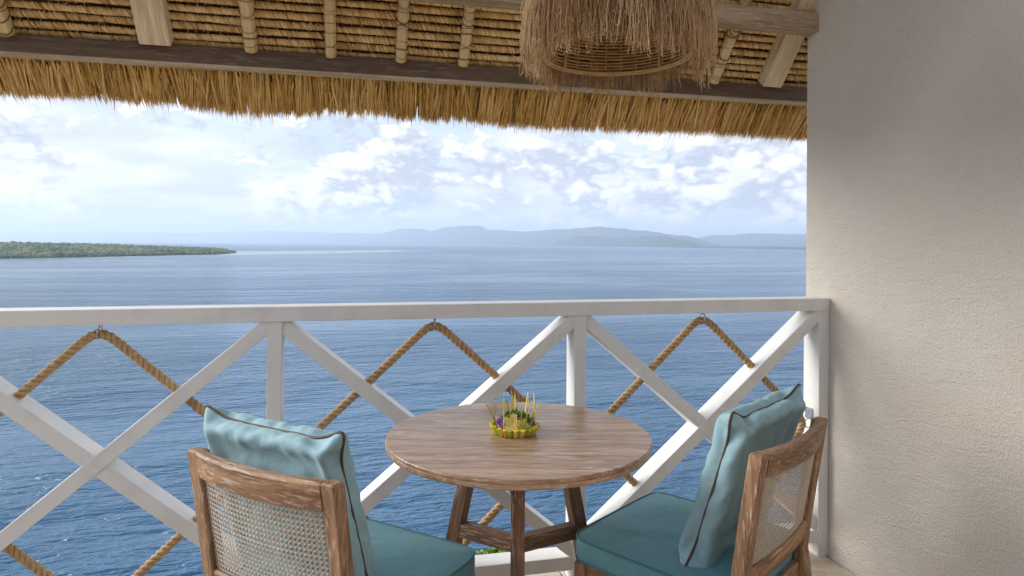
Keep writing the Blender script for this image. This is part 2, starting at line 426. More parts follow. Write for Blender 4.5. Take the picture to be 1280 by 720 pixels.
ridge('distant_hills', [(-700, 294), (-200, 293), (0, 291.5), (120, 290), (240, 290.5), (330, 288), (430, 290), (520, 292), (560, 300)], 2500, 9000, 13, .25)
ridge('coastal_hills', [(790, 306), (850, 299), (900, 292), (950, 290), (1010, 291), (1100, 288), (1300, 284), (1700, 286), (2100, 292)], 9000, 5000, 14, .4)
def far_plain():
    V, F = [], []; xs = list(range(-900, 2200, 20)); nz = vnoise(21)
    for x in xs:
        D = coast_dist(x)*(1+.02*nz(x/60, 3))
        for k, (dd, z) in enumerate([(0, SEA-2), (40, SEA+4), (1500, SEA+14), (30000, SEA+30)]):
            p = at_depth(x, HZ, D+dd); V.append((p.x, p.y, z))
    for i in range(len(xs)-1):
        for k in range(3): a = i*4+k; F.append((a, a+4, a+5, a+1))
    link('far_coast', mesh('far_coast', V, F), mat=M['land'], kind='structure')
far_plain()

# --- headland under the balcony
def headland():
    nz = vnoise(31)
    xs = [-30+i*1.0 for i in range(61)]; ys = [-14, -6, -2, .15, .45, .8, 1.2, 1.5, 2, 3, 4.5, 7, 10, 14, 19, 25, 31]
    def z(x, y):
        if y <= 1.2: return -.52 - .03*nz(x*2, y*2)
        return -.52 - (y-1.2)*1.25*(.85+.3*nz(x/3, y/3)) - (1.5*nz(x/2, y/2)-.7)*min(1, (y-1.2)/3)
    m, t, b = newmat('cliff_earth'); c = geoco(t)
    n = t.noise(c, 1.4, 6, .65)
    near = t.ss(t.xyz(c)[1], 1.0, 1.3)                # unseen ledge, pale gravel added to bounce light to the eave; scrub on cliff
    t.set(b, 'Base Color', t.mix(near, t.mix(n, rgb(.60, .53, .44), rgb(.66, .58, .47)), t.mix(t.ss(n, .35, .65), rgb(.16, .12, .08), rgb(.07, .09, .035)))); t.set(b, 'Roughness', .95)
    bump(t, b, t.noise(c, 9, 5, .65), .8, .08)
    link('headland', grid_mesh('headland', xs, ys, z), mat=m, kind='structure', smooth=True)
headland()

# --- pale terrace added out of view to bounce sun onto wall and thatch
def bounce_terrace():
    V = []
    for z in (-.62, -1.4):
        V += [(-12, .2, z), (-2.6, .2, z), (-4.9, 6.5, z), (-12, 6.5, z)]
    m, t, b = newmat('bounce_terrace_stone'); c = geoco(t); n = t.noise(c, 3, 5, .6)
    t.set(b, 'Base Color', t.mix(n, rgb(.60, .52, .42), rgb(.70, .63, .53))); t.set(b, 'Roughness', .8)
    link('bounce_terrace', mesh('bounce_terrace', V, [(0, 1, 2, 3), (4, 7, 6, 5), (0, 4, 5, 1), (1, 5, 6, 2), (2, 6, 7, 3), (3, 7, 4, 0)]), mat=m, kind='structure')
bounce_terrace()

# --- terrace floor: slab and stone tiles
WALLX = 2.045
FLOORY = .135
def floor():
    m, t, b = newmat('floor_mortar'); t.set(b, 'Base Color', rgb(.22, .19, .155)); t.set(b, 'Roughness', .9)
    fl = link('floor', box_mesh('floor', 12, 8, .25, 0), Matrix.Translation((WALLX-6-.002, FLOORY-4, -.133)), mat=m, kind='structure')
    tm, t, b = newmat('floor_stone'); c = objco(t); rnd = t.new('ShaderNodeObjectInfo').outputs['Random']
    c2 = t.vm('ADD', c, t.comb(t.m('MULTIPLY', rnd, 9), t.m('MULTIPLY', rnd, 5), 0))
    n = t.noise(t.vm('MULTIPLY', c2, (1, 2.4, 1)), 6, 6, .65, .8); n2 = t.noise(c2, 45, 4, .6)
    col = t.mix(t.ss(n, .3, .7), rgb(.46, .38, .285), rgb(.64, .555, .45))
    col = t.mix(t.m('MULTIPLY', t.ss(n2, .56, .70), .45), col, rgb(.25, .19, .13))
    col = t.mix(t.m('MULTIPLY', rnd, .3), col, rgb(.42, .35, .27))
    t.set(b, 'Base Color', col); t.set(b, 'Roughness', .55); bump(t, b, n2, .3, .003)
    me = box_mesh('floor_tile', .395, .395, .02, .003, 1); me.materials.append(tm)
    for i in range(13):
        for j in range(13):
            x, y = WALLX-.205-.4*i, FLOORY-.2-.4*j
            if x < -2.6: continue
            link('floor_tile', me, Matrix.Translation((x, y, -.0095 + random.uniform(-.0006, .0006))), fl)
floor()

# --- side wall: a plastered pier that ends just past the railing
def wall():
    o = link('side_wall', None, Matrix.Translation((WALLX, 0, 0)), label='beige rough-stuccoed side wall that the white railing runs into', cat='wall')
    o.empty_display_size = .1
    ys, zs = [.158, -6.0], [-.6, 2.36]
    def zr(y): return min(2.46 - 1.1*(y-.12) + .10, 3.9) if y > -1.35 else 2.75
    V, F = [], []; NY = 90; NZ = 60; T = .25
    bm = bmesh.new(); vs = []
    pr = [(.158-(6.158)*(i/NY)**1.0) for i in range(NY+1)]
    front = [[bm.verts.new((0, y, -.6 + (zr(y)+.6)*k/NZ)) for k in range(NZ+1)] for y in pr]
    back = [[bm.verts.new((T, y, z)) for z in (-.6, zr(y))] for y in pr]
    for i in range(NY):
        for k in range(NZ): bm.faces.new((front[i][k], front[i][k+1], front[i+1][k+1], front[i+1][k]))
        bm.faces.new((back[i][0], back[i+1][0], back[i+1][1], back[i][1]))
        bm.faces.new((front[i][NZ], back[i][1], back[i+1][1], front[i+1][NZ]))
    bm.faces.new(front[0][::-1] + [back[0][0], back[0][1]])
    bm.faces.new(front[-1] + [back[-1][1], back[-1][0]])
    nz = vnoise(8)
    for r in front[1:]:
        for v in r: v.co.x += (nz(v.co.y*2.2, v.co.z*2.2, 3)-.5)*.006
    bmesh.ops.recalc_face_normals(bm, faces=bm.faces)
    me = bpy.data.meshes.new('plaster'); bm.to_mesh(me); bm.free()
    p = link('plaster', me, W[o.name], o, M['stucco'])
wall()

def rear_wall():
    """villa front added behind the camera, out of view: dark timber and doorway hold back fill light"""
    o = link('unseen_dark_front', None, Matrix.Translation((-1, -3.6, 0)), label='added dark timber front with a wide open doorway, unseen behind the terrace, cutting light on the railing', cat='building'); o.empty_display_size = .1
    for k, (x0, x1, z0, z1) in enumerate([(-4.2, -3.4, 0, 2.5), (1.2, WALLX, 0, 2.5), (-4.2, WALLX, 2.5, 2.9)]):
        link('cladding', box_mesh('cladding', x1-x0, .2, z1-z0, 0), Matrix.Translation(((x0+x1)/2, -3.6, (z0+z1)/2)), o, M['teak_dark'])  # dark to cut the bounce onto the railing fronts
    for x in (-3.35, -1.8, -.3, 1.15): beam('door_frame', (x, -3.57, 0), (x, -3.57, 2.5), .1, .09, o, M['teak_dark'], up=(1, 0, 0))
    link('room', box_mesh('room', 4.7, .1, 2.6, 0), Matrix.Translation((-1.1, -6.5, 1.3)), o, M['teak_dark'])
    link('room_ceiling', box_mesh('room_ceiling', 4.9, 3.0, .1, 0), Matrix.Translation((-1.1, -5.1, 2.66)), o, M['teak_dark'])
rear_wall()

# ================================================================== THE THATCHED ROOF
SL = 1.1; ANG = math.atan(SL); CA, SA = math.cos(ANG), math.sin(ANG)
ROOF = empty('thatched_roof', (.3, .12, 2.44), 'straw thatched roof on timber beams and bamboo rafters above the balcony', 'roof')
def zraf(y): return 2.44 - SL*(y-.12)              # underside of the rafters
nup = Vector((0, SA, CA))                          # normal of the slope, pointing out and up
def on_slope(x, y, off): return Vector((x, y, zraf(y))) + nup*off
RX0, RX1, RYT = -1.85, 3.4, -1.2
beam('purlin', (RX0, .12, 2.3975), (WALLX+.01, .12, 2.3975), .082, .085, ROOF, M['beam_old'], bev=.005)
beam('eave_beam', (RX0, .448, 2.146), (RX1, .448, 2.146), .094, .068, ROOF, M['eave_shaded'], bev=.003)  # its shaded inner face is painted by the dark colour
beam('eave_lit_strip', (RX0, .455, 2.1065), (RX1, .455, 2.1065), .098, .011, ROOF, M['eave_lit'], bev=.002)  # added strip, paler to stand for the same timber's lit underside
# wooden rafters, seen ends at the eave beam
def rafter(px, py, w, h, nm='rafter', mat='rafter'):
    p = on_y(px, py, .385); x = p.x
    a = on_slope(x, .372, h/2); b = on_slope(x, RYT, h/2)
    return beam(nm, a, b, w, h, ROOF, M[mat], up=nup, bev=.005)
rafter(195, 71, .118, .06); rafter(963, 120.5, .105, .075)
def bamboo(px, py, r, seed):
    rr = random.Random(seed); p = on_y(px, py, .385); x = p.x
    a = on_slope(x, .375, r); b = on_slope(x, RYT, r); mw, L = frame(a, b, nup)
    n = 90; path, rad = [], []
    for i in range(n+1):
        s = -L/2 + L*i/n; node = (s*3.1 + seed) % 1.0
        rad.append(r*(1 + (.10 if node < .035 else 0) + rr.uniform(-.015, .015)) * (1.0 - .02*i/n)); path.append((s, 0, rr.uniform(-.001, .001)))
    V, F = tube(path, rad, 14)
    me = mesh('bamboo_rafter', V, F); me.shade_smooth()
    o = link('bamboo_rafter', me, mw, ROOF, M['bamboo'])
    V, F = [], []                               # twine wound round the pole
    s = -L/2 + .03; ph = rr.random()*6
    while s < -L/2 + 1.1:
        tilt = rr.uniform(-1.1, 1.1); turns = rr.choice((1, 1, 2)); pts = []
        for k in range(14*turns+1):
            th = 2*PI*k/14 + ph; pts.append((s + tilt*r*math.sin(th) + .004*k/14 + rr.uniform(-.0008, .0008), (r+.002)*math.cos(th), (r+.002)*math.sin(th)))
        tube(pts, .0011, 4, V=V, F=F); s += rr.uniform(.018, .045)
    link('lashing', mesh('lashing', V, F), mw, o, M['lash'])
for i, (px, py, r) in enumerate([(7, 57, .029), (313.5, 77, .027), (413.5, 84, .0235), (501, 89, .0235), (579, 96, .024), (667, 101, .024), (745, 106, .024), (820, 110, .024), (893, 113, .026), (-110, 55, .028)]):
    bamboo(px, py, r, i+1)

# rows of straw bound over battens (each row is one piece; three meshes shared)
def shade_attr(me, vals):
    at = me.attributes.new('shade', 'FLOAT', 'FACE'); at.data.foreach_set('value', np.array(vals, dtype=np.float32)); return me
def roll_mesh(seed):
    rr = random.Random(seed); V, F, S = [], [], []
    x = RX0; nzz = vnoise(seed+40)
    while x < RX1:
        wob = nzz(x*3, 1.3); R = .0105*(.80 + .42*nzz(x*9, 4.1, 2)); cy = (wob-.5)*.012
        rb = rr.uniform(.0026, .0050); lean = rr.uniform(.006, .014)
        a0, a1 = rr.uniform(-.5, .1), PI + rr.uniform(-.1, .6); pts, rad = [], []
        for k in range(7):
            th = PI + a0 + (a1-a0)*k/6           # under side of the batten
            pts.append((x + lean*(k/6-.5)*2 + rr.uniform(-.0012, .0012), cy + R*math.cos(th)*1.12, R*math.sin(th)))
            rad.append(rb*(.75 if k in (0, 6) else 1.0))
        n0 = len(F); tube(pts, rad, 5, V=V, F=F); s = min(1, max(0, rr.gauss(.52, .2)+ (wob-.5)*.7)); S += [s]*(len(F)-n0)
        x += rb*rr.uniform(1.05, 1.55)
        if rr.random() < .16:                     # loose ends
            l = rr.uniform(.015, .05); th = rr.uniform(PI*1.1, PI*1.9)
            p = Vector((x, R*math.cos(th), R*math.sin(th))); q = p + Vector((rr.uniform(-.6, .6), math.cos(th)*.8 + .4, math.sin(th)*.6)).normalized()*l
            n0 = len(F); tube([p, p.lerp(q, .5)+Vector((0, 0, -.002)), q], [.0011, .0009, .0004], 3, V=V, F=F); S += [rr.uniform(.4, 1)]*(len(F)-n0)
    n0 = len(F); tube([(RX0, 0, .004), (RX1, 0, .004)], .0080, 8, V=V, F=F); S += [.1]*(len(F)-n0)
    return shade_attr(mesh('thatch_row', V, F), S)
rolls = [roll_mesh(k) for k in (1, 2, 3)]
for r in rolls: r.shade_smooth()
ROWSP = .0385                                     # spacing along the slope
for i in range(140):
    s = -.015 + ROWSP*i; y = .40 - s*CA
    if y < RYT: break
    p = on_slope(0, y, .074 + random.uniform(-.004, .004)); p.x = random.uniform(-.05, .05)
    m = Matrix.Translation(p) @ Matrix.Rotation(-ANG, 4, 'X') @ Matrix.Rotation(random.uniform(-.0012, .0012), 4, 'Z')
    link('thatch_row', rolls[i % 3], m, ROOF, M['roll'])
# the thick coat of straw behind the rows
def coat():
    V, F = [], []
    y0, y1 = .505, RYT
    for x in (RX0, RX1):
        for y, off in ((y0, .100), (y1, .100), (y1, .26), (y0, .25)): V.append(on_slope(x, y, off))
    F = [(0, 1, 2, 3), (7, 6, 5, 4), (0, 4, 5, 1), (3, 2, 6, 7), (0, 3, 7, 4), (1, 5, 6, 2)]
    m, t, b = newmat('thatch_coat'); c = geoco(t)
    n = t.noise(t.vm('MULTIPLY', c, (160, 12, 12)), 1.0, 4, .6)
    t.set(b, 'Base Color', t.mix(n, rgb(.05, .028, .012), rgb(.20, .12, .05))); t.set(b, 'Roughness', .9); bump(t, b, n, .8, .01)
    link('thatch_coat', mesh('thatch_coat', V, F), None, ROOF, m)
coat()
# straw ends of the eave
def fringe():
    rr = random.Random(12); V, F, S = [], [], []
    nz = vnoise(77); N = 19000
    tuft = [(RX0 + (3.1-RX0)*k/330 + rr.uniform(-.008, .008), rr.gauss(0, .0045), rr.gauss(0, .012), rr.gauss(0, .13)) for k in range(331)]
    for i in range(N):
        lay = rr.random()**1.4                                   # 0 = underside
        tx, tl, ts, tc = tuft[min(330, int(330*rr.random()))]
        x = tx + rr.gauss(0, .012); off = .018 + .15*lay
        root_y = .47 + rr.uniform(-.05, .03)
        lump = (nz(x*2.1, 2.2, 3)-.5)*.055 + tl
        tip_y = .582 + lump + .050*lay - abs(rr.gauss(0, .016)) + (rr.uniform(0, .035) if rr.random() < .035 else 0)
        p = on_slope(x, root_y, off); q = on_slope(tx + ts + (x-tx)*.35 + rr.gauss(0, .006), tip_y, off*.92 - abs(rr.gauss(0, .010)))
        if rr.random() < .03: q += Vector((rr.uniform(-.03, .03), rr.uniform(-.02, .03), -rr.uniform(0, .02)))
        w = rr.uniform(.0012, .0036); d = (q-p); side = d.cross(nup).normalized()
        if rr.random() < .5: side = (side + nup*rr.uniform(-.8, .8)).normalized()
        mid = p.lerp(q, .6) + nup*rr.uniform(-.004, .004); thn = nup*w*.5
        b = len(V)
        for c, k in ((p, 1.0), (mid, 1.0)): V += [c+side*w*k, c-side*w*k, c-thn*1.4]
        V.append(q)
        F += [(b, b+1, b+4, b+3), (b+1, b+2, b+5, b+4), (b+2, b, b+3, b+5), (b+3, b+4, b+6), (b+4, b+5, b+6), (b+5, b+3, b+6)]
        s = min(1, max(0, rr.gauss(.57, .24) + (nz(x*6, 9.1, 2)-.5)*.5 + tc)); S += [s]*6
    link('thatch_fringe', shade_attr(mesh('thatch_fringe', V, F), S), None, ROOF, M['thatch'], kind='stuff')
fringe()

# ================================================================== THE RAILING
POST = [-1.462, -.29, .882, 2.019]; PW = .051; DEPTH = .105
RAIL = empty('balcony_railing', (.3, .05, 0), 'white painted timber railing with crossed braces facing the sea', 'railing')
beam('top_rail', (-3.0, DEPTH/2-.002, 1.117), (WALLX-.001, DEPTH/2-.002, 1.117), DEPTH+.006, .055, RAIL, M['paint'], bev=.003)
beam('bottom_rail', (-3.0, DEPTH/2+.003, .0885), (WALLX-.001, DEPTH/2+.003, .0885), DEPTH-.006, .055, RAIL, M['paint'], bev=.003)
for x in POST: beam('post', (x, DEPTH/2, 0), (x, DEPTH/2, 1.094), DEPTH, PW, RAIL, M['paint'], up=(1, 0, 0), bev=.003)
def braces(xl, xr):
    a, b = xl+PW/2-.012, xr-PW/2+.012
    beam('brace', (a, DEPTH/2+.003, .125), (b, DEPTH/2+.003, 1.082), DEPTH-.003, .052, RAIL, M['paint'], up=(0, 0, 1), bev=.003)
    beam('brace', (a, DEPTH/2+.006, 1.082), (b, DEPTH/2+.006, .125), DEPTH-.009, .052, RAIL, M['paint'], up=(0, 0, 1), bev=.003)
for i in range(3): braces(POST[i], POST[i+1])
braces(POST[0]-1.172, POST[0])
# rope diamonds through the braces
def rope_mesh(path, R, pitch, closed=True):
    # resample
    P = [Vector(p) for p in path]; out = []
    n = len(P)
    for i in range(n):
        a, b = P[i], P[(i+1) % n]; L = (b-a).length; k = max(1, int(L/.0075))
        out += [a.lerp(b, j/k) for j in range(k)]
    for _ in range(60):                              # round the corners a little
        out = [(out[i-1]+out[i]*2+out[(i+1) % len(out)])/4 for i in range(len(out))]
    V, F = [], []; n = len(out); tot = sum((out[(i+1) % n]-out[i]).length for i in range(n)); turns = round(tot/pitch)
    s = 0; fr = []
    for i in range(n):
        t = (out[(i+1) % n]-out[i-1]).normalized(); y = Vector((0, 1, 0)); z = t.cross(y); fr.append((out[i], y, z, 2*PI*turns*s/tot)); s += (out[(i+1) % n]-out[i]).length
    for k in range(3):
        pts = [c + (y*math.cos(a+2*PI*k/3) + z*math.sin(a+2*PI*k/3))*R*.60 for c, y, z, a in fr]
        tube(pts, R*.48, 8, True, V, F)
    # stray fibres
    rr = random.Random(int(path[0][0]*1000))
    for _ in range(420):
        c, y, z, a = fr[rr.randrange(n)]; th = rr.random()*2*PI; d = y*math.cos(th)+z*math.sin(th); tt = y.cross(z)
        p = c + d*R*.9; q = p + d*rr.uniform(.003, .009) + tt*rr.uniform(-.012, .012); tube([p, q], [.0004, .0002], 3, V=V, F=F)
    me = mesh('rope', V, F); me.shade_smooth(); return me
rl = ['brown twisted rope diamond between the cane chair and the next post towards open air', 'brown twisted rope diamond behind the round table with the flower offering', 'brown twisted rope diamond beside the side wall, behind the chair there']
rl[0] = 'brown twisted rope diamond in the railing bay below the wooded island'
for i in range(-1, 3):
    xl = POST[i] if i >= 0 else POST[0]-1.172; xr = POST[i+1] if i >= 0 else POST[0]
    xm = (xl+xr)/2; yy = .052
    if i >= 0:
        me = rope_mesh([(xm, yy, 1.076), (xr-PW/2-.022, yy, .580), (xm, yy, .075), (xl+PW/2+.022, yy, .580)], .0160, .070)
        link('rope', me, None, None, M['rope'], label=rl[i], cat='rope', group='rope diamonds threaded through the railing')
    # screw eyes that carry it: top, and a steel plate on each post
        V, F = tube([(xm + .0035*math.cos(a), yy+.0215*math.sin(a), 1.060+.0235*math.cos(a)) for a in np.linspace(0, 2*PI, 20, False)], .0024, 6, True)
        tube([(xm, yy, 1.08), (xm, yy, 1.098)], .0026, 6, V=V, F=F)
        h = mesh('screw_eye', V, F); h.shade_smooth(); link('screw_eye', h, None, RAIL, M['steel'])
        for sx, xe in ((1, xl+PW/2), (-1, xr-PW/2)):
            V, F = tube([(xe+sx*(.012+.019*math.cos(a)), yy, .580+.021*math.sin(a)) for a in np.linspace(0, 2*PI, 18, False)], .0025, 6, True)
            h = mesh('screw_eye', V, F); h.shade_smooth(); link('screw_eye', h, None, RAIL, M['steel'])
pl = link('bracket', box_mesh('bracket', .004, .052, .05, .001, 1), Matrix.Translation((POST[3]-PW/2-.0022, .062, .622)), RAIL, M['steel'])
for dz in (-.014, .014):
    V, F = lathe([(.0001, .0025), (.004, .002), (.0048, 0)], 10, close=False)
    link('screw', mesh('screw', V, F), Matrix.Translation((POST[3]-PW/2-.0042, .062, .622+dz)) @ Matrix.Rotation(-PI/2, 4, 'Y'), pl, M['steel'])

# ================================================================== THE TABLE
TZ = .78; TR = .414
TC = (on_z(648, 503, TZ)+on_z(648, 598.5, TZ))/2
tm = Matrix.Translation((TC.x, TC.y, 0)) @ Matrix.Rotation(-YAW*1.05, 4, 'Z')
TAB = empty('round_table', None, 'round limed teak table on three splayed legs with flower offering on it', 'table', mw=tm)
V, F = lathe([(TR-.012, TZ-.030), (TR-.004, TZ-.028), (TR-.001, TZ-.024), (TR-.001, TZ-.0145), (TR-.003, TZ-.0125), (TR-.003, TZ-.0115), (TR, TZ-.0095), (TR, TZ-.004), (TR-.0015, TZ-.001), (TR-.004, TZ)], 128)
tt = link('tabletop', box_mesh('tabletop', .5, .5, .010, .001), tm @ Matrix.Translation((0, 0, TZ-.0262)), TAB, M['teak_top'])
cuts = [-TR-.01, -.292, -.178, -.060, .055, .172, .290, TR+.01]
for y0, y1 in zip(cuts, cuts[1:]):                     # boards, edge-glued: hairline joints
    bm = bmesh.new(); vs = [bm.verts.new(v) for v in V]
    for f in F: bm.faces.new([vs[i] for i in f])
    for yc, out in ((y0+.0005, -1), (y1-.0005, 1)):
        r_ = bmesh.ops.bisect_plane(bm, geom=bm.verts[:]+bm.edges[:]+bm.faces[:], plane_co=(0, yc, 0), plane_no=(0, out, 0), clear_outer=True)
        ed = [e for e in r_['geom_cut'] if isinstance(e, bmesh.types.BMEdge)]
        if ed: bmesh.ops.holes_fill(bm, edges=ed, sides=0)
    bmesh.ops.recalc_face_normals(bm, faces=bm.faces)
    me = bpy.data.meshes.new('board'); bm.to_mesh(me); bm.free()
    link('board', me, tm, tt, M['teak_top'])
link('top_block', box_mesh('top_block', .36, .05, .022, .002), tm @ Matrix.Translation((0, .0, TZ-.0415)), TAB, M['beam_old'])
for a in (-PI/2, PI/6, 5*PI/6):
    c, s = math.cos(a), math.sin(a)
    top = Vector((.165*c, .165*s, TZ-.045)); bot = Vector((.335*c, .335*s, .0))
    m, L = frame(tm @ bot, tm @ top, tm.to_3x3() @ Vector((-s, c, 0)))
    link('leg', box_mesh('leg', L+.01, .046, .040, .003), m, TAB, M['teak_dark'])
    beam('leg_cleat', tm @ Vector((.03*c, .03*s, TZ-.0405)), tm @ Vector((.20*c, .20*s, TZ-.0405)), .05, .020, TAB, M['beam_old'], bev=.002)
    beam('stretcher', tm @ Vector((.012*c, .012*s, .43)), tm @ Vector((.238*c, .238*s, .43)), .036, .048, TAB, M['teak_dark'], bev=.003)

# --- palm-leaf offering on it
def offering():
    c = on_z(643, 541, TZ); rr = random.Random(4); R = .050; SC = 1.42
    o = empty('flower_offering', (c.x, c.y, TZ+.0005), 'small yellow palm-leaf offering basket with flowers and sticks on the round table', 'offering')
    o.scale = (SC,)*3; W[o.name] = Matrix.Translation((c.x, c.y, TZ+.0005)) @ Matrix.Scale(SC, 4); base = W[o.name]
    leaf = mat_plain('young_palm_leaf', (.78, .62, .07), .5, var=.25, vs=90); leafg = mat_plain('palm_leaf_green', (.42, .48, .06), .5, var=.25, vs=90)
    V, F = lathe([(R*.8, .0), (R*.84, .002), (R*.84, .006), (R*.1, .007)], 28); link('base', mesh('base', V, F), base, o, leafg)
    for k in range(22):                              # folded petals round the rim
        a = 2*PI*k/22 + rr.uniform(-.05, .05); m = base @ Matrix.Rotation(a, 4, 'Z') @ Matrix.Translation((R*.80, 0, 0)) @ Matrix.Rotation(rr.uniform(-.06, .06), 4, 'X')
        w, h = .0090, rr.uniform(.018, .022)
        Vp = [(0, -w*.55, .001), (.002, w*.55, .001), (.011, w*.9, h), (.004, -w*.8, h*.98), (.017, -.001, h*.9), (.0075, 0, .001), (-.001, -w*.4, .003), (.001, w*.5, h*.9)]
        link('petal_fold', mesh('petal_fold', Vp, [(0, 5, 4, 3), (5, 1, 2, 4), (3, 4, 2), (0, 3, 7, 6), (6, 7, 2, 1)]), m, o, leaf if k % 3 else leafg)
    for k in range(30):                              # upright slivers of leaf
        a = 2*PI*k/24 + rr.uniform(-.1, .1); r0 = R*rr.uniform(.70, .92); h = rr.uniform(.030, .082); ln = rr.uniform(.02, .55)
        p = Vector((r0*math.cos(a), r0*math.sin(a), .006)); q = p + Vector((math.cos(a+.4)*ln, math.sin(a+.4)*ln, 1)).normalized()*h
        w = rr.uniform(.0011, .0022) if k % 4 else .0006
        bend = Vector((rr.uniform(-1, 1), rr.uniform(-1, 1), 0))*rr.uniform(.004, .016); sd = Vector((-math.sin(a+rr.uniform(-1, 1)), math.cos(a), 0)).normalized(); V, F = [], []
        for i in range(6):
            f_ = i/5; cc = p.lerp(q, f_) + bend*f_*f_; ww = w*1.5*(1-.75*f_**2)
            V += [cc+sd*ww, cc-sd*ww, cc+sd.cross(Vector((0, 0, 1)))*ww*.35]
        for i in range(5):
            for j in range(3): F.append((i*3+j, i*3+(j+1) % 3, i*3+3+(j+1) % 3, i*3+3+j))
        link('leaf_sliver', mesh('leaf_sliver', V, F), base, o, leaf if rr.random() < .75 else leafg)
    V, F, S = [], [], []                               # shredded green
    for _ in range(420):
        a = rr.random()*2*PI; r = R*.72*rr.random()**.5; z = .012+.03*(1-(r/R)**2)*rr.random()**.5
        p = Vector((r*math.cos(a)+.006, r*math.sin(a)+.004, z)); d = Vector((rr.uniform(-1, 1), rr.uniform(-1, 1), rr.uniform(.1, 1))).normalized()*rr.uniform(.006, .016); s = d.cross(Vector((0, 0, 1))).normalized()*.0022
        b = len(V); V += [p-s*.4, p+d*.5-s, p+d, p+d*.5+s]; F.append((b, b+1, b+2, b+3)); S.append(rr.random())
    link('green_filling', shade_attr(mesh('green_filling', V, F), S), base, o, mat_straw('pandan_green', [(.03, .07, .015), (.07, .15, .03), (.12, .24, .05)], .6), kind='stuff')
    def flower(pos, r, mat, n, tilt, nm):
        m = base @ Matrix.Translation(pos) @ Matrix.Rotation(tilt[0], 4, 'X') @ Matrix.Rotation(tilt[1], 4, 'Y'); V, F = [], []
        for k in range(n):
            a = 2*PI*k/n; b = len(V); N_ = 5
            for i in range(N_+1):
                s = i/N_; rad = r*s; wd = r*.46*math.sin(PI*min(1, s*.70+.14))**.8; z = r*(.42*s - .30*s*s)
                for e in (-1, 0, 1): aa = a + (e*wd/max(rad, r*.15))*.8; V.append((rad*math.cos(aa), rad*math.sin(aa), z + (.05*r if e else 0)))
            for i in range(N_):
                for e in (0, 1): q = b+i*3+e; F.append((q, q+1, q+4, q+3))
        me = mesh(nm, V, F); me.shade_smooth(); link(nm, me, m, o, mat)
    yl = mat_plain('frangipani', (.72, .55, .16), .5, var=.1); pu = mat_plain('purple_petal', (.14, .03, .22), .6, var=.3)
    flower((-.012, -.030, .028), .022, yl, 5, (1.15, -.25), 'flower'); flower((.010, -.033, .024), .015, yl, 5, (1.3, .3), 'flower')
    flower((-.034, -.014, .026), .013, pu, 7, (1.0, -.5), 'purple_flower'); flower((.036, -.010, .024), .010, pu, 6, (.9, .6), 'purple_flower')
offering()

# ================================================================== THE CHAIRS
CW, BZ = .236, .838
def back_y(x, z):                                   # centre line of the reclined, bowed back
    lean = -.245 - .058*max(0, (z-.42)/.418)**1.15
    return lean - .034*(1-(x/CW)**2)*max(0, min(1, (z-.35)/.3))
def sweep_rail(name, x0, x1, zc, h, d, n=18):
    V, F = [], []
    prof = [(-d/2, -h/2+.004), (-d/2+.004, -h/2), (d/2-.004, -h/2), (d/2, -h/2+.004), (d/2, h/2-.006), (d/2-.006, h/2), (-d/2+.006, h/2), (-d/2, h/2-.006)]
    k = len(prof)
    for i in range(n+1):
        x = x0+(x1-x0)*i/n
        for (py, pz) in prof: V.append((x, back_y(x, zc+pz)+py, zc+pz))
    for i in range(n):
        for j in range(k): a, b = i*k+j, i*k+(j+1) % k; F.append((a, b, b+k, a+k))
    F += [tuple(range(k))[::-1], tuple(n*k+j for j in range(k))]
    bm = bmesh.new(); vs = [bm.verts.new(v) for v in V]
    for f in F: bm.faces.new([vs[i] for i in f])
    bmesh.ops.recalc_face_normals(bm, faces=bm.faces); me = bpy.data.meshes.new(name); bm.to_mesh(me); bm.free(); return me
def cane_mesh(x0, x1, z0, z1, pitch=.0132):
    V, F = [], []
    def ribbon(pts, w, lift):
        b = len(V); n = len(pts)
        for i in range(n):
            (xa, za), (xb, zb) = pts[max(0, i-1)], pts[min(n-1, i+1)]; L = math.hypot(xb-xa, zb-za) or 1; nx, nz_ = -(zb-za)/L, (xb-xa)/L
            x, z = pts[i]
            for s in (-1, 1): xx, zz = x+nx*w/2*s, z+nz_*w/2*s; V.append((xx, back_y(xx, zz)+lift, zz))
            V.append((x, back_y(x, z)+lift-.0009, z))
        for i in range(n-1):
            a = b+i*3; F.extend([(a, a+2, a+5, a+3), (a+2, a+1, a+4, a+5), (a+1, a, a+3, a+4)])
    def seg(xa, za, xb, zb, w, lift):
        n = max(2, int(math.hypot(xb-xa, zb-za)/.03)); ribbon([(xa+(xb-xa)*i/n, za+(zb-za)*i/n) for i in range(n+1)], w, lift)
    x = x0
    while x <= x1:
        for d in (-.0013, .0013): seg(x+d, z0, x+d, z1, .0019, 0)
        x += pitch
    z = z0
    while z <= z1:
        for d in (-.0013, .0013): seg(x0, z+d, x1, z+d, .0020, -.0009)
        z += pitch
    Lx, Lz = x1-x0, z1-z0; k = -Lz
    while k < Lx:                                    # diagonals, both ways
        a0, a1 = max(0, -k), min(Lz, Lx-k)
        if a1-a0 > .01:
            seg(x0+k+a0, z0+a0, x0+k+a1, z0+a1, .0018, -.0018); seg(x1-k-a0, z0+a0, x1-k-a1, z0+a1, .0018, -.0024)
        k += pitch
    return mesh('cane_panel', V, F)
def wood_obj(nm, me, root, mat): return link(nm, me, W[root.name], root, mat)
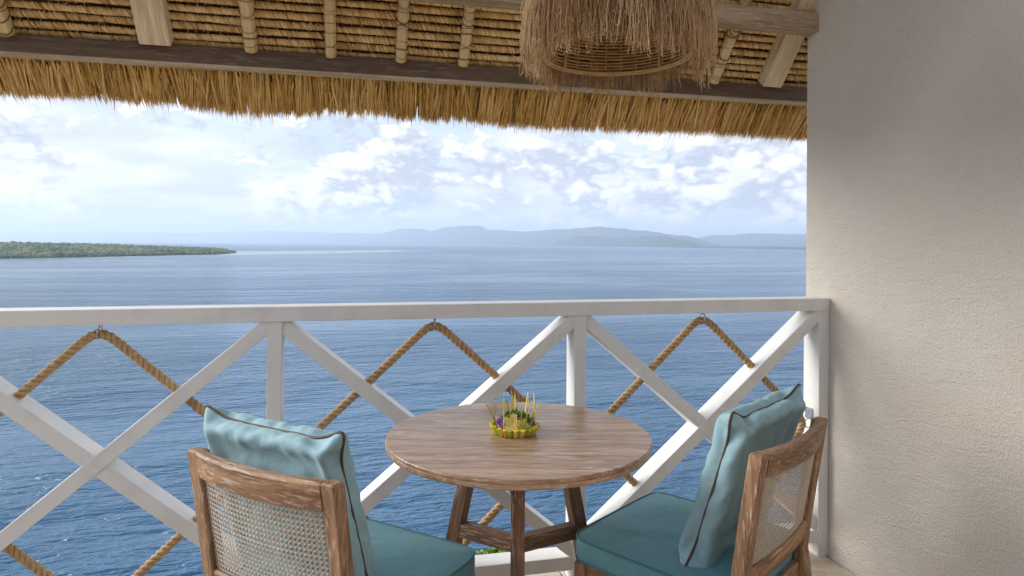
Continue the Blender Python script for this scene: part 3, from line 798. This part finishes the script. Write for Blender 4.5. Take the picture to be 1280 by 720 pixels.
def make_chair(mw, label, group):
    o = empty('chair', None, label, 'chair', group, mw=mw); R3 = mw
    mt = M['teak']
    for s in (-1, 1):
        # back post: rear leg and upright in one curved piece, grain along local X
        zs = [0, .15, .30, .42, .52, .62, .72, .80, BZ-.004, BZ]; V, F = [], []; hw, hd = .023, .0195
        for i, z in enumerate(zs):
            y = back_y(CW, z) if z >= .42 else -.245 - .05*(.42-z)/.42
            q = .006 if i == len(zs)-1 else 0; rb = .004
            for (px, py) in ((-hw+q, -hd+q+rb), (-hw+q+rb, -hd+q), (hw-q-rb, -hd+q), (hw-q, -hd+q+rb), (hw-q, hd-q-rb), (hw-q-rb, hd-q), (-hw+q+rb, hd-q), (-hw+q, hd-q-rb)):
                V.append((z, -(s*CW+px), y+py))       # local X up
        n = 8
        for i in range(len(zs)-1):
            for j in range(n): F.append((i*n+j, i*n+(j+1) % n, (i+1)*n+(j+1) % n, (i+1)*n+j))
        F += [tuple(range(n))[::-1], tuple((len(zs)-1)*n+j for j in range(n))]
        m = Matrix(((0, -1, 0, 0), (0, 0, 1, 0), (1, 0, 0, 0), (0, 0, 0, 1)))
        link('back_post', mesh('back_post', V, F), R3 @ m, o, mt)
        beam('front_leg', R3 @ Vector((s*.235, .262, 0)), R3 @ Vector((s*.235, .262, .370)), .042, .042, o, mt, up=R3.to_3x3() @ Vector((1, 0, 0)))
        beam('side_rail', R3 @ Vector((s*.228, -.23, .350)), R3 @ Vector((s*.235, .255, .350)), .026, .058, o, mt)
        beam('side_stretcher', R3 @ Vector((s*.226, -.26, .16)), R3 @ Vector((s*.232, .262, .16)), .022, .030, o, mt)
    wood_obj('top_rail', sweep_rail('top_rail', -CW+.018, CW-.018, BZ-.0345, .069, .034), o, mt)
    wood_obj('lower_back_rail', sweep_rail('lower_back_rail', -CW+.018, CW-.018, .485, .062, .028), o, mt)
    for sx in (-1, 1): pass
    link('cane_panel', cane_mesh(-CW+.020, CW-.020, .505, BZ-.066), R3, o, M['cane'])
    beam('front_rail', R3 @ Vector((-.22, .262, .350)), R3 @ Vector((.22, .262, .350)), .026, .058, o, mt)
    beam('rear_rail', R3 @ Vector((-.22, -.235, .350)), R3 @ Vector((.22, -.235, .350)), .026, .058, o, mt)
    link('seat_panel', box_mesh('seat_panel', .45, .49, .014, .002), R3 @ Matrix.Translation((0, .015, .372)), o, M['cane'])
    return o
def chair_matrix(pl, pr):
    """from the two seen tops of the back posts (sitter's left-to-right as seen from behind)"""
    a, b = on_z(*pl, BZ), on_z(*pr, BZ); mid = (a+b)/2; x = (b-a); x.z = 0; x.normalize(); y = Vector((-x.y, x.x, 0))
    m = Matrix((x, y, Vector((0, 0, 1)))).transposed().to_4x4(); o = mid + y*.303; m.translation = (o.x, o.y, 0)
    return m, (b-a).length
# --- cushions
def pbd_pillow(N, size, seed, press, vol, planes, steps=64, iters=13, seam=.925):
    """two square sheets sewn along their edge and blown up to a volume: real tucks, ears and bowed sides"""
    r = np.random.default_rng(seed); h = size/N
    g = np.linspace(-size/2, size/2, N+1); X, Zg = np.meshgrid(g, g, indexing='ij')
    idxA = np.arange((N+1)**2).reshape(N+1, N+1); idxB = idxA.copy(); inner = np.zeros((N+1, N+1), bool); inner[1:-1, 1:-1] = True
    idxB[inner] = (N+1)**2 + np.arange(inner.sum()); nb = (N+1)**2
    isb = np.zeros(nb + inner.sum(), bool); isb[idxA[~inner]] = True
    bumpz = .012*(1-(2*X/size)**2)*(1-(2*Zg/size)**2)
    PA = np.stack([X, -bumpz, Zg], -1).reshape(-1, 3); PB = np.stack([X, bumpz, Zg], -1)[inner]
    P = np.vstack([PA, PB]); sm = r.normal(0, 1, (N+1, N+1)); P[idxA.ravel(), 1] += .0035*sm.ravel()
    P[idxB[inner], 1] += .0035*r.normal(0, 1, inner.sum())
    groups = []
    for si, I in enumerate((idxA, idxB)):
        for (a, b, l, k) in ((I[:-1, :], I[1:, :], h, 1.0), (I[:, :-1], I[:, 1:], h, 1.0)):
            ax = 0 if a.shape[0] == N else 1
            for par in (0, 1):
                sl = (slice(par, None, 2), slice(None)) if ax == 0 else (slice(None), slice(par, None, 2))
                e0, e1 = a[sl].ravel(), b[sl].ravel()
                if si: kp = ~(isb[e0] & isb[e1]); e0, e1 = e0[kp], e1[kp]
                eb = isb[e0] & isb[e1]                  # the piped seam draws the cloth together
                groups.append((e0, e1, np.where(eb, l*seam, l), k, False))
        for (a, b) in ((I[:-1, :-1], I[1:, 1:]), (I[1:, :-1], I[:-1, 1:])):
            for par in (0, 1): groups.append((a[par::2].ravel(), b[par::2].ravel(), h*2**.5, .10, False))
        for (a, b, ax) in ((I[:-2, :], I[2:, :], 0), (I[:, :-2], I[:, 2:], 1)):
            for par in range(4):
                q = [slice(None), slice(None)]; q[ax] = slice(par, None, 4)
                groups.append((a[tuple(q)].ravel(), b[tuple(q)].ravel(), 2*h, .03, True))
    quads = []
    for I, fl in ((idxA, 0), (idxB, 1)):
        q = np.stack([I[:-1, :-1], I[1:, :-1], I[1:, 1:], I[:-1, 1:]], -1).reshape(-1, 4); quads.append(q if not fl else q[:, ::-1])
    Q = np.vstack(quads); Vel = np.zeros_like(P)
    for st in range(steps):
        n = np.cross(P[Q[:, 2]]-P[Q[:, 0]], P[Q[:, 3]]-P[Q[:, 1]]); f = np.zeros_like(P)
        for k in range(4):
            for ax in range(3): f[:, ax] += np.bincount(Q[:, k], n[:, ax], len(P))
        V_ = abs(np.einsum('ij,ij->i', P[Q].mean(1), n).sum()/6)
        Vel = Vel*.92 + f*press*max(-1, (1-V_/vol)); old = P.copy(); P = P+Vel
        for _ in range(iters):
            for e0, e1, l, k, comp in groups:
                d = P[e1]-P[e0]; ln = np.sqrt((d*d).sum(1))+1e-9; e = ln-l
                if comp: e = np.minimum(e, 0)
                c = d*(e/ln*.5*k)[:, None]; P[e0] += c; P[e1] -= c
            for ax, lo, hi in planes: P[:, ax] = np.clip(P[:, ax], lo, hi)
        Vel = np.clip(P-old, -.004, .004)
    bd = [idxA[i, 0] for i in range(N)] + [idxA[N, j] for j in range(N)] + [idxA[N-i, N] for i in range(N)] + [idxA[0, N-j] for j in range(N)]
    # small tucks running in from the seam
    nz = vnoise(seed+60); uv = np.zeros((len(P), 2)); uv[idxA.ravel()] = np.stack([X, Zg], -1).reshape(-1, 2)/size + .5; uv[idxB[inner]] = np.stack([X, Zg], -1)[inner]/size + .5
    n = np.zeros_like(P); fn = np.cross(P[Q[:, 2]]-P[Q[:, 0]], P[Q[:, 3]]-P[Q[:, 1]])
    for k in range(4): np.add.at(n, Q[:, k], fn)
    n /= np.linalg.norm(n, axis=1)[:, None]+1e-9
    for i in range(len(P)):
        u, v = uv[i]; tot = 0
        for e, q, o in ((u, v, 0), (1-u, v, 3), (v, u, 7), (1-v, u, 11)):
            a = min(1, e/.07)*math.exp(-e/.16); tot += a*(abs(nz(q*10+o+(.5-q)*e*8, o+.5 + (i >= nb)*5+e*2, 2)-.5)*2-.3)
        P[i] -= n[i]*tot*.017
    return P, Q, bd
def back_pillow(chair, label, seed, lean, dx=0.0, rot=0.0, up=.0, fwd=.0):
    P, Q, bd = pbd_pillow(46, .555, seed, 4.0, .0155, [(1, -.085, .13)])
    mw = W[chair.name] @ Matrix.Translation((dx, -.142+fwd, .672+up)) @ Matrix.Rotation(lean, 4, 'X') @ Matrix.Rotation(rot, 4, 'Y')
    me = mesh('back_pillow', P, Q); me.shade_smooth()
    o = link('back_pillow', me, mw, None, M['pillow'], label=label, cat='pillow', group='teal pillows leaning on the chair backs')
    md = o.modifiers.new('smooth', 'SUBSURF'); md.levels = 1; md.render_levels = 1
    pth = [P[i] for i in bd]; pth = [(np.array(pth[i-1])+pth[i]*2+pth[(i+1) % len(pth)])/4 for i in range(len(pth))]
    V, F = tube(pth, .0036, 7, True); pm = mesh('piping', V, F); pm.shade_smooth(); link('piping', pm, mw, o, M['piping'])
    return o
def seat_cushion(chair, label, seed):
    n = 40; hw, hd, T = .268, .264, .068; V, F = [], []; nz = vnoise(seed)
    def edge(u, v, e=9):                               # squircle outline
        r = (abs(u)**e+abs(v)**e)**(1/e); m_ = max(abs(u), abs(v)); return (u*m_/r, v*m_/r) if r > 0 else (0, 0)
    ring = []
    prof = [(.985, 0), (1.0, .004), (1.006, .2), (1.009, .5), (1.006, .8), (1.0, .996), (.985, 1.0)]
    for k in (0, 1):
        for i in range(n+1):
            for j in range(n+1):
                u, v = edge(-1+2*i/n, -1+2*j/n); x, y = u*hw*.985, v*hd*.985
                e = 1-max(abs(u), abs(v))**6; d = .012*e*(1-.3*(u*u+v*v)) + (nz(u*3+5, v*3+5, 3)-.5)*.006*e
                V.append((x, y, (T+d) if k else (-d*.2)))
    for k in (0, 1):
        b = k*(n+1)**2
        for i in range(n):
            for j in range(n):
                a = b+i*(n+1)+j; f = (a, a+n+1, a+n+2, a+1); F.append(f if k else f[::-1])
    bd = [(i, 0) for i in range(n)] + [(n, j) for j in range(n)] + [(n-i, n) for i in range(n)] + [(0, n-j) for j in range(n)]
    out = [edge(-1+2*i/n, -1+2*j/n) for i, j in bd]; m_ = len(bd); rings = []
    for s, z in prof[1:-1]:
        b = len(V); rings.append(b)
        for q, (u, v) in enumerate(out):
            w = (nz(q*.22, z*2, 2)-.5)*.004*(1 if .1 < z < .9 else 0); V.append((u*(hw*s+w), v*(hd*s+w), T*z))
    low = [i*(n+1)+j for i, j in bd]; hi = [(n+1)**2+i*(n+1)+j for i, j in bd]
    rr_ = [low] + [[b+q for q in range(m_)] for b in rings] + [hi]
    for A, B in zip(rr_, rr_[1:]):
        for q in range(m_): F.append((A[q], A[(q+1) % m_], B[(q+1) % m_], B[q]))
    mw = W[chair.name] @ Matrix.Translation((0, .032, .3805)); me = mesh('seat_cushion', V, F); me.shade_smooth()
    o = link('seat_cushion', me, mw, None, M['teal'], label=label, cat='cushion', group='teal seat cushions on the chairs')
    for z in (T, .001):
        Vp, Fp = tube([(u*hw*1.002, v*hd*1.002, z) for u, v in out], .0034, 6, True); pm = mesh('piping', Vp, Fp); pm.shade_smooth(); link('piping', pm, mw, o, M['piping_teal'])
    return o
m1, w1 = chair_matrix((243, 560), (421, 604)); m2, w2 = chair_matrix((948, 567), (1026, 522))
print('chair widths', w1, w2)
ch1 = make_chair(m1, 'limed teak cane-back chair standing between open railing and table, away from the wall', 'cane-back chairs at the table')
ch2 = make_chair(m2, 'limed teak cane-back chair standing beside the stuccoed side wall', 'cane-back chairs at the table')
seat_cushion(ch1, 'teal piped seat cushion on the chair away from the side wall', 3); seat_cushion(ch2, 'teal piped seat cushion on the chair beside the side wall', 4)
back_pillow(ch1, 'pale teal pillow with brown piping on the chair away from the side wall', 5, .29, dx=-.072)
p2 = back_pillow(ch2, 'pale teal pillow with brown piping on the chair beside the side wall', 9, .29, dx=.05)

# ================================================================== THE LAMP
def lamp():
    c = at_depth(771, 66, 1.918); Z0 = 1.93; rr = random.Random(2)
    o = empty('pendant_lamp', (c.x, c.y, Z0), 'woven rattan pendant lamp shaggy with hanging dry grass above the table', 'lamp'); base = W[o.name]
    prof = lambda z: .2125 - .010*(z/.10)**1.5 - .05*max(0, (z-.10)/.2)**1.6     # radius against height above the rim
    V, F = [], []
    for k in range(30):
        z = .002 + k*.0098; r = prof(z); ph = rr.random()*6
        tube([((r+.0022*math.sin(a*14+PI*(k % 2)))*math.cos(a), (r+.0022*math.sin(a*14+PI*(k % 2)))*math.sin(a), z+.0015*math.sin(a*2+ph)) for a in np.linspace(0, 2*PI, 72, False)], .0031, 5, True, V, F)
    for k in range(28):
        a = 2*PI*k/28; tube([(prof(z)*math.cos(a), prof(z)*math.sin(a), z) for z in np.linspace(0, .29, 12)], .0026, 5, V=V, F=F)
    me = mesh('basket_shade', V, F); me.shade_smooth(); sh = link('basket_shade', me, base, o, M['rattan'])
    V, F = [], []
    for dz, dr in ((-.004, .002), (.002, .006), (.001, -.003)): tube([((.2125+dr)*math.cos(a), (.2125+dr)*math.sin(a), dz) for a in np.linspace(0, 2*PI, 90, False)], .0042, 6, True, V, F)
    me = mesh('rim', V, F); me.shade_smooth(); link('rim', me, base, sh, M['rattan'])
    for k in range(4):
        V, F = [], []
        a = 2*PI*k/4+.5; pts = [(prof(z)*math.cos(a)*.985, prof(z)*math.sin(a)*.985, z) for z in np.linspace(0, .29, 10)]; tube(pts, .0055, 6, V=V, F=F)
        me = mesh('rib', V, F); me.shade_smooth(); link('rib', me, base, sh, M['rattan'])
    V, F = lathe([(.14, .288), (.145, .292), (.145, .300), (.02, .315), (.018, .34)], 40); me = mesh('cap', V, F); link('cap', me, base, o, M['rattan'])
    V, F = lathe([(.003, .13), (.018, .135), (.029, .155), (.031, .175), (.024, .20), (.014, .225), (.013, .235)], 24); me = mesh('bulb', V, F); me.shade_smooth()
    g, t, b = newmat('opal_glass'); t.set(b, 'Base Color', rgb(.8, .78, .72)); t.set(b, 'Roughness', .2); link('bulb', me, base, o, g)
    V, F = lathe([(.019, .232), (.019, .285), (.012, .29)], 20); link('bulb_holder', mesh('bulb_holder', V, F), base, o, mat_plain('black_plastic', (.03, .03, .03), .4))
    V, F = tube([(0, 0, .33), (0, 0, zraf(c.y)-Z0+.08)], .004, 8); link('cord', mesh('cord', V, F), base, o, M['lash'])
    # grass skirt
    V, F, S = [], [], []; nz = vnoise(55)
    for i in range(5600):
        a = rr.random()*2*PI; tier = rr.random()
        z0 = rr.choice((.31, .30, .27, .22)) + rr.uniform(-.02, .02); r0 = (.135 if z0 > .26 else prof(z0)) + .006
        cl = nz(a*5.1+1, 3.3, 2); ln = (rr.uniform(.50, .84) if rr.random() < .55 else rr.uniform(.84, 1.06))*(.82+.30*cl)
        zend = z0 - (z0+.052)*ln; rend = .226 + .056*rr.random()**1.5 + .012*(cl-.5)
        da = rr.gauss(0, .085); n = 5; pts = []
        for k in range(n+1):
            s = k/n; r = r0 + (rend-r0)*min(1, (1-(1-s)**2.4)); aa = a + da*s + .02*math.sin(s*5+i)
            pts.append(Vector((r*math.cos(aa), r*math.sin(aa), z0 + .02*math.sin(PI*min(1, s*2.2))*(1 if s < .45 else 0) - (z0-zend)*s**1.15)))
        w = rr.uniform(.0006, .0016); n0 = len(F); tube(pts, [w, w, w, w*.9, w*.8, w*.4], 3, V=V, F=F)
        if rr.random() < .55:                         # seed heads near the tips
            e = pts[-1]; d = (pts[-1]-pts[-2]).normalized()
            for _ in range(3):
                p = e - d*rr.uniform(0, .05); q = p + (d*.7+Vector((rr.uniform(-.6, .6), rr.uniform(-.6, .6), 0))).normalized()*rr.uniform(.006, .016); tube([p, q], [.0009, .0004], 3, V=V, F=F)
        s = min(1, max(0, rr.gauss(.5, .2)+(cl-.5)*.5)); S += [s]*(len(F)-n0)
    link('grass_skirt', shade_attr(mesh('grass_skirt', V, F), S), base, o, M['grass'], kind='stuff')
lamp()

# ================================================================== PLANTS below the railing
def plant(px, py, Y, h, col, label, n, seed, dry=False):
    p = on_y(px, py, Y); rr = random.Random(seed); base = Vector((p.x, Y, -.54)); H = p.z+.54
    o = empty('succulent_plant', base, label, 'plant', 'low plants outside the railing')
    m = mat_straw('plant_leaf_%d' % seed, col, .5, trans=.2)
    V, F, S = [], [], []; SV, SF = [], []
    for k in range(n):
        a = rr.random()*2*PI; rad = h*rr.random()**.6; top = Vector((rad*math.cos(a), rad*math.sin(a)*.7, H*rr.uniform(.80, 1.0) - .25*rad))
        tube([(top.x*.25, top.y*.25, 0), top*.6, top], [.006, .005, .003], 5, V=SV, F=SF)
        nl = 11 if not dry else 7
        for j in range(nl):
            b = 2.4*j; ll = rr.uniform(.020, .032)*(1.3 if dry else 1); el = rr.uniform(.1, 1.2); d = Vector((math.cos(b)*math.cos(el), math.sin(b)*math.cos(el), math.sin(el)))
            s = d.cross(Vector((0, 0, 1))).normalized()*ll*(.42 if not dry else .16); u = s.cross(d).normalized()*ll*.10; q = len(V)
            V += [top, top+d*ll*.55+s+u, top+d*ll, top+d*ll*.55-s+u, top+d*ll*.55-u]
            F += [(q, q+1, q+4), (q+1, q+2, q+4), (q+2, q+3, q+4), (q+3, q, q+4)]; S += [min(1, max(0, rr.gauss(.55, .2)))]*4
    link('leaves', shade_attr(mesh('leaves', V, F), S), W[o.name], o, m, kind='stuff'); link('stems', mesh('stems', SV, SF), W[o.name], o, M['lash'])
gr = [(.10, .17, .02), (.24, .38, .05), (.42, .56, .10)]
plant(613, 688, .50, .055, gr, 'bright green succulent outside the railing, nearer the pillowed chair than its twin', 26, 1)
plant(636, 692, .45, .05, gr, 'bright green succulent outside the railing, next to the dry orange plant', 20, 2)
plant(675, 687, .52, .085, [(.22, .09, .03), (.50, .24, .09), (.66, .42, .22)], 'dry orange-brown succulent outside the railing behind the table legs', 34, 3, True)

# ================================================================== HAZE over the strait
hz = box_mesh('haze', 150000, 150000, 720 - (SEA - 1), 0)
hm = bpy.data.materials.new('sea_haze'); hm.use_nodes = True; t = NT(hm.node_tree); t.n.clear()
o_ = t.new('ShaderNodeOutputMaterial'); v_ = t.new('ShaderNodeVolumePrincipled'); t.l.new(v_.outputs[0], o_.inputs['Volume'])
v_.inputs['Color'].default_value = rgb(.68, .80, 1.0); v_.inputs['Density'].default_value = 6.5e-5; v_.inputs['Anisotropy'].default_value = .2
link('haze', hz, Matrix.Translation((0, 0, (720 + SEA - 1)/2)), None, hm, kind='stuff', label='pale blue haze lying over the sea and far coast', cat='haze')
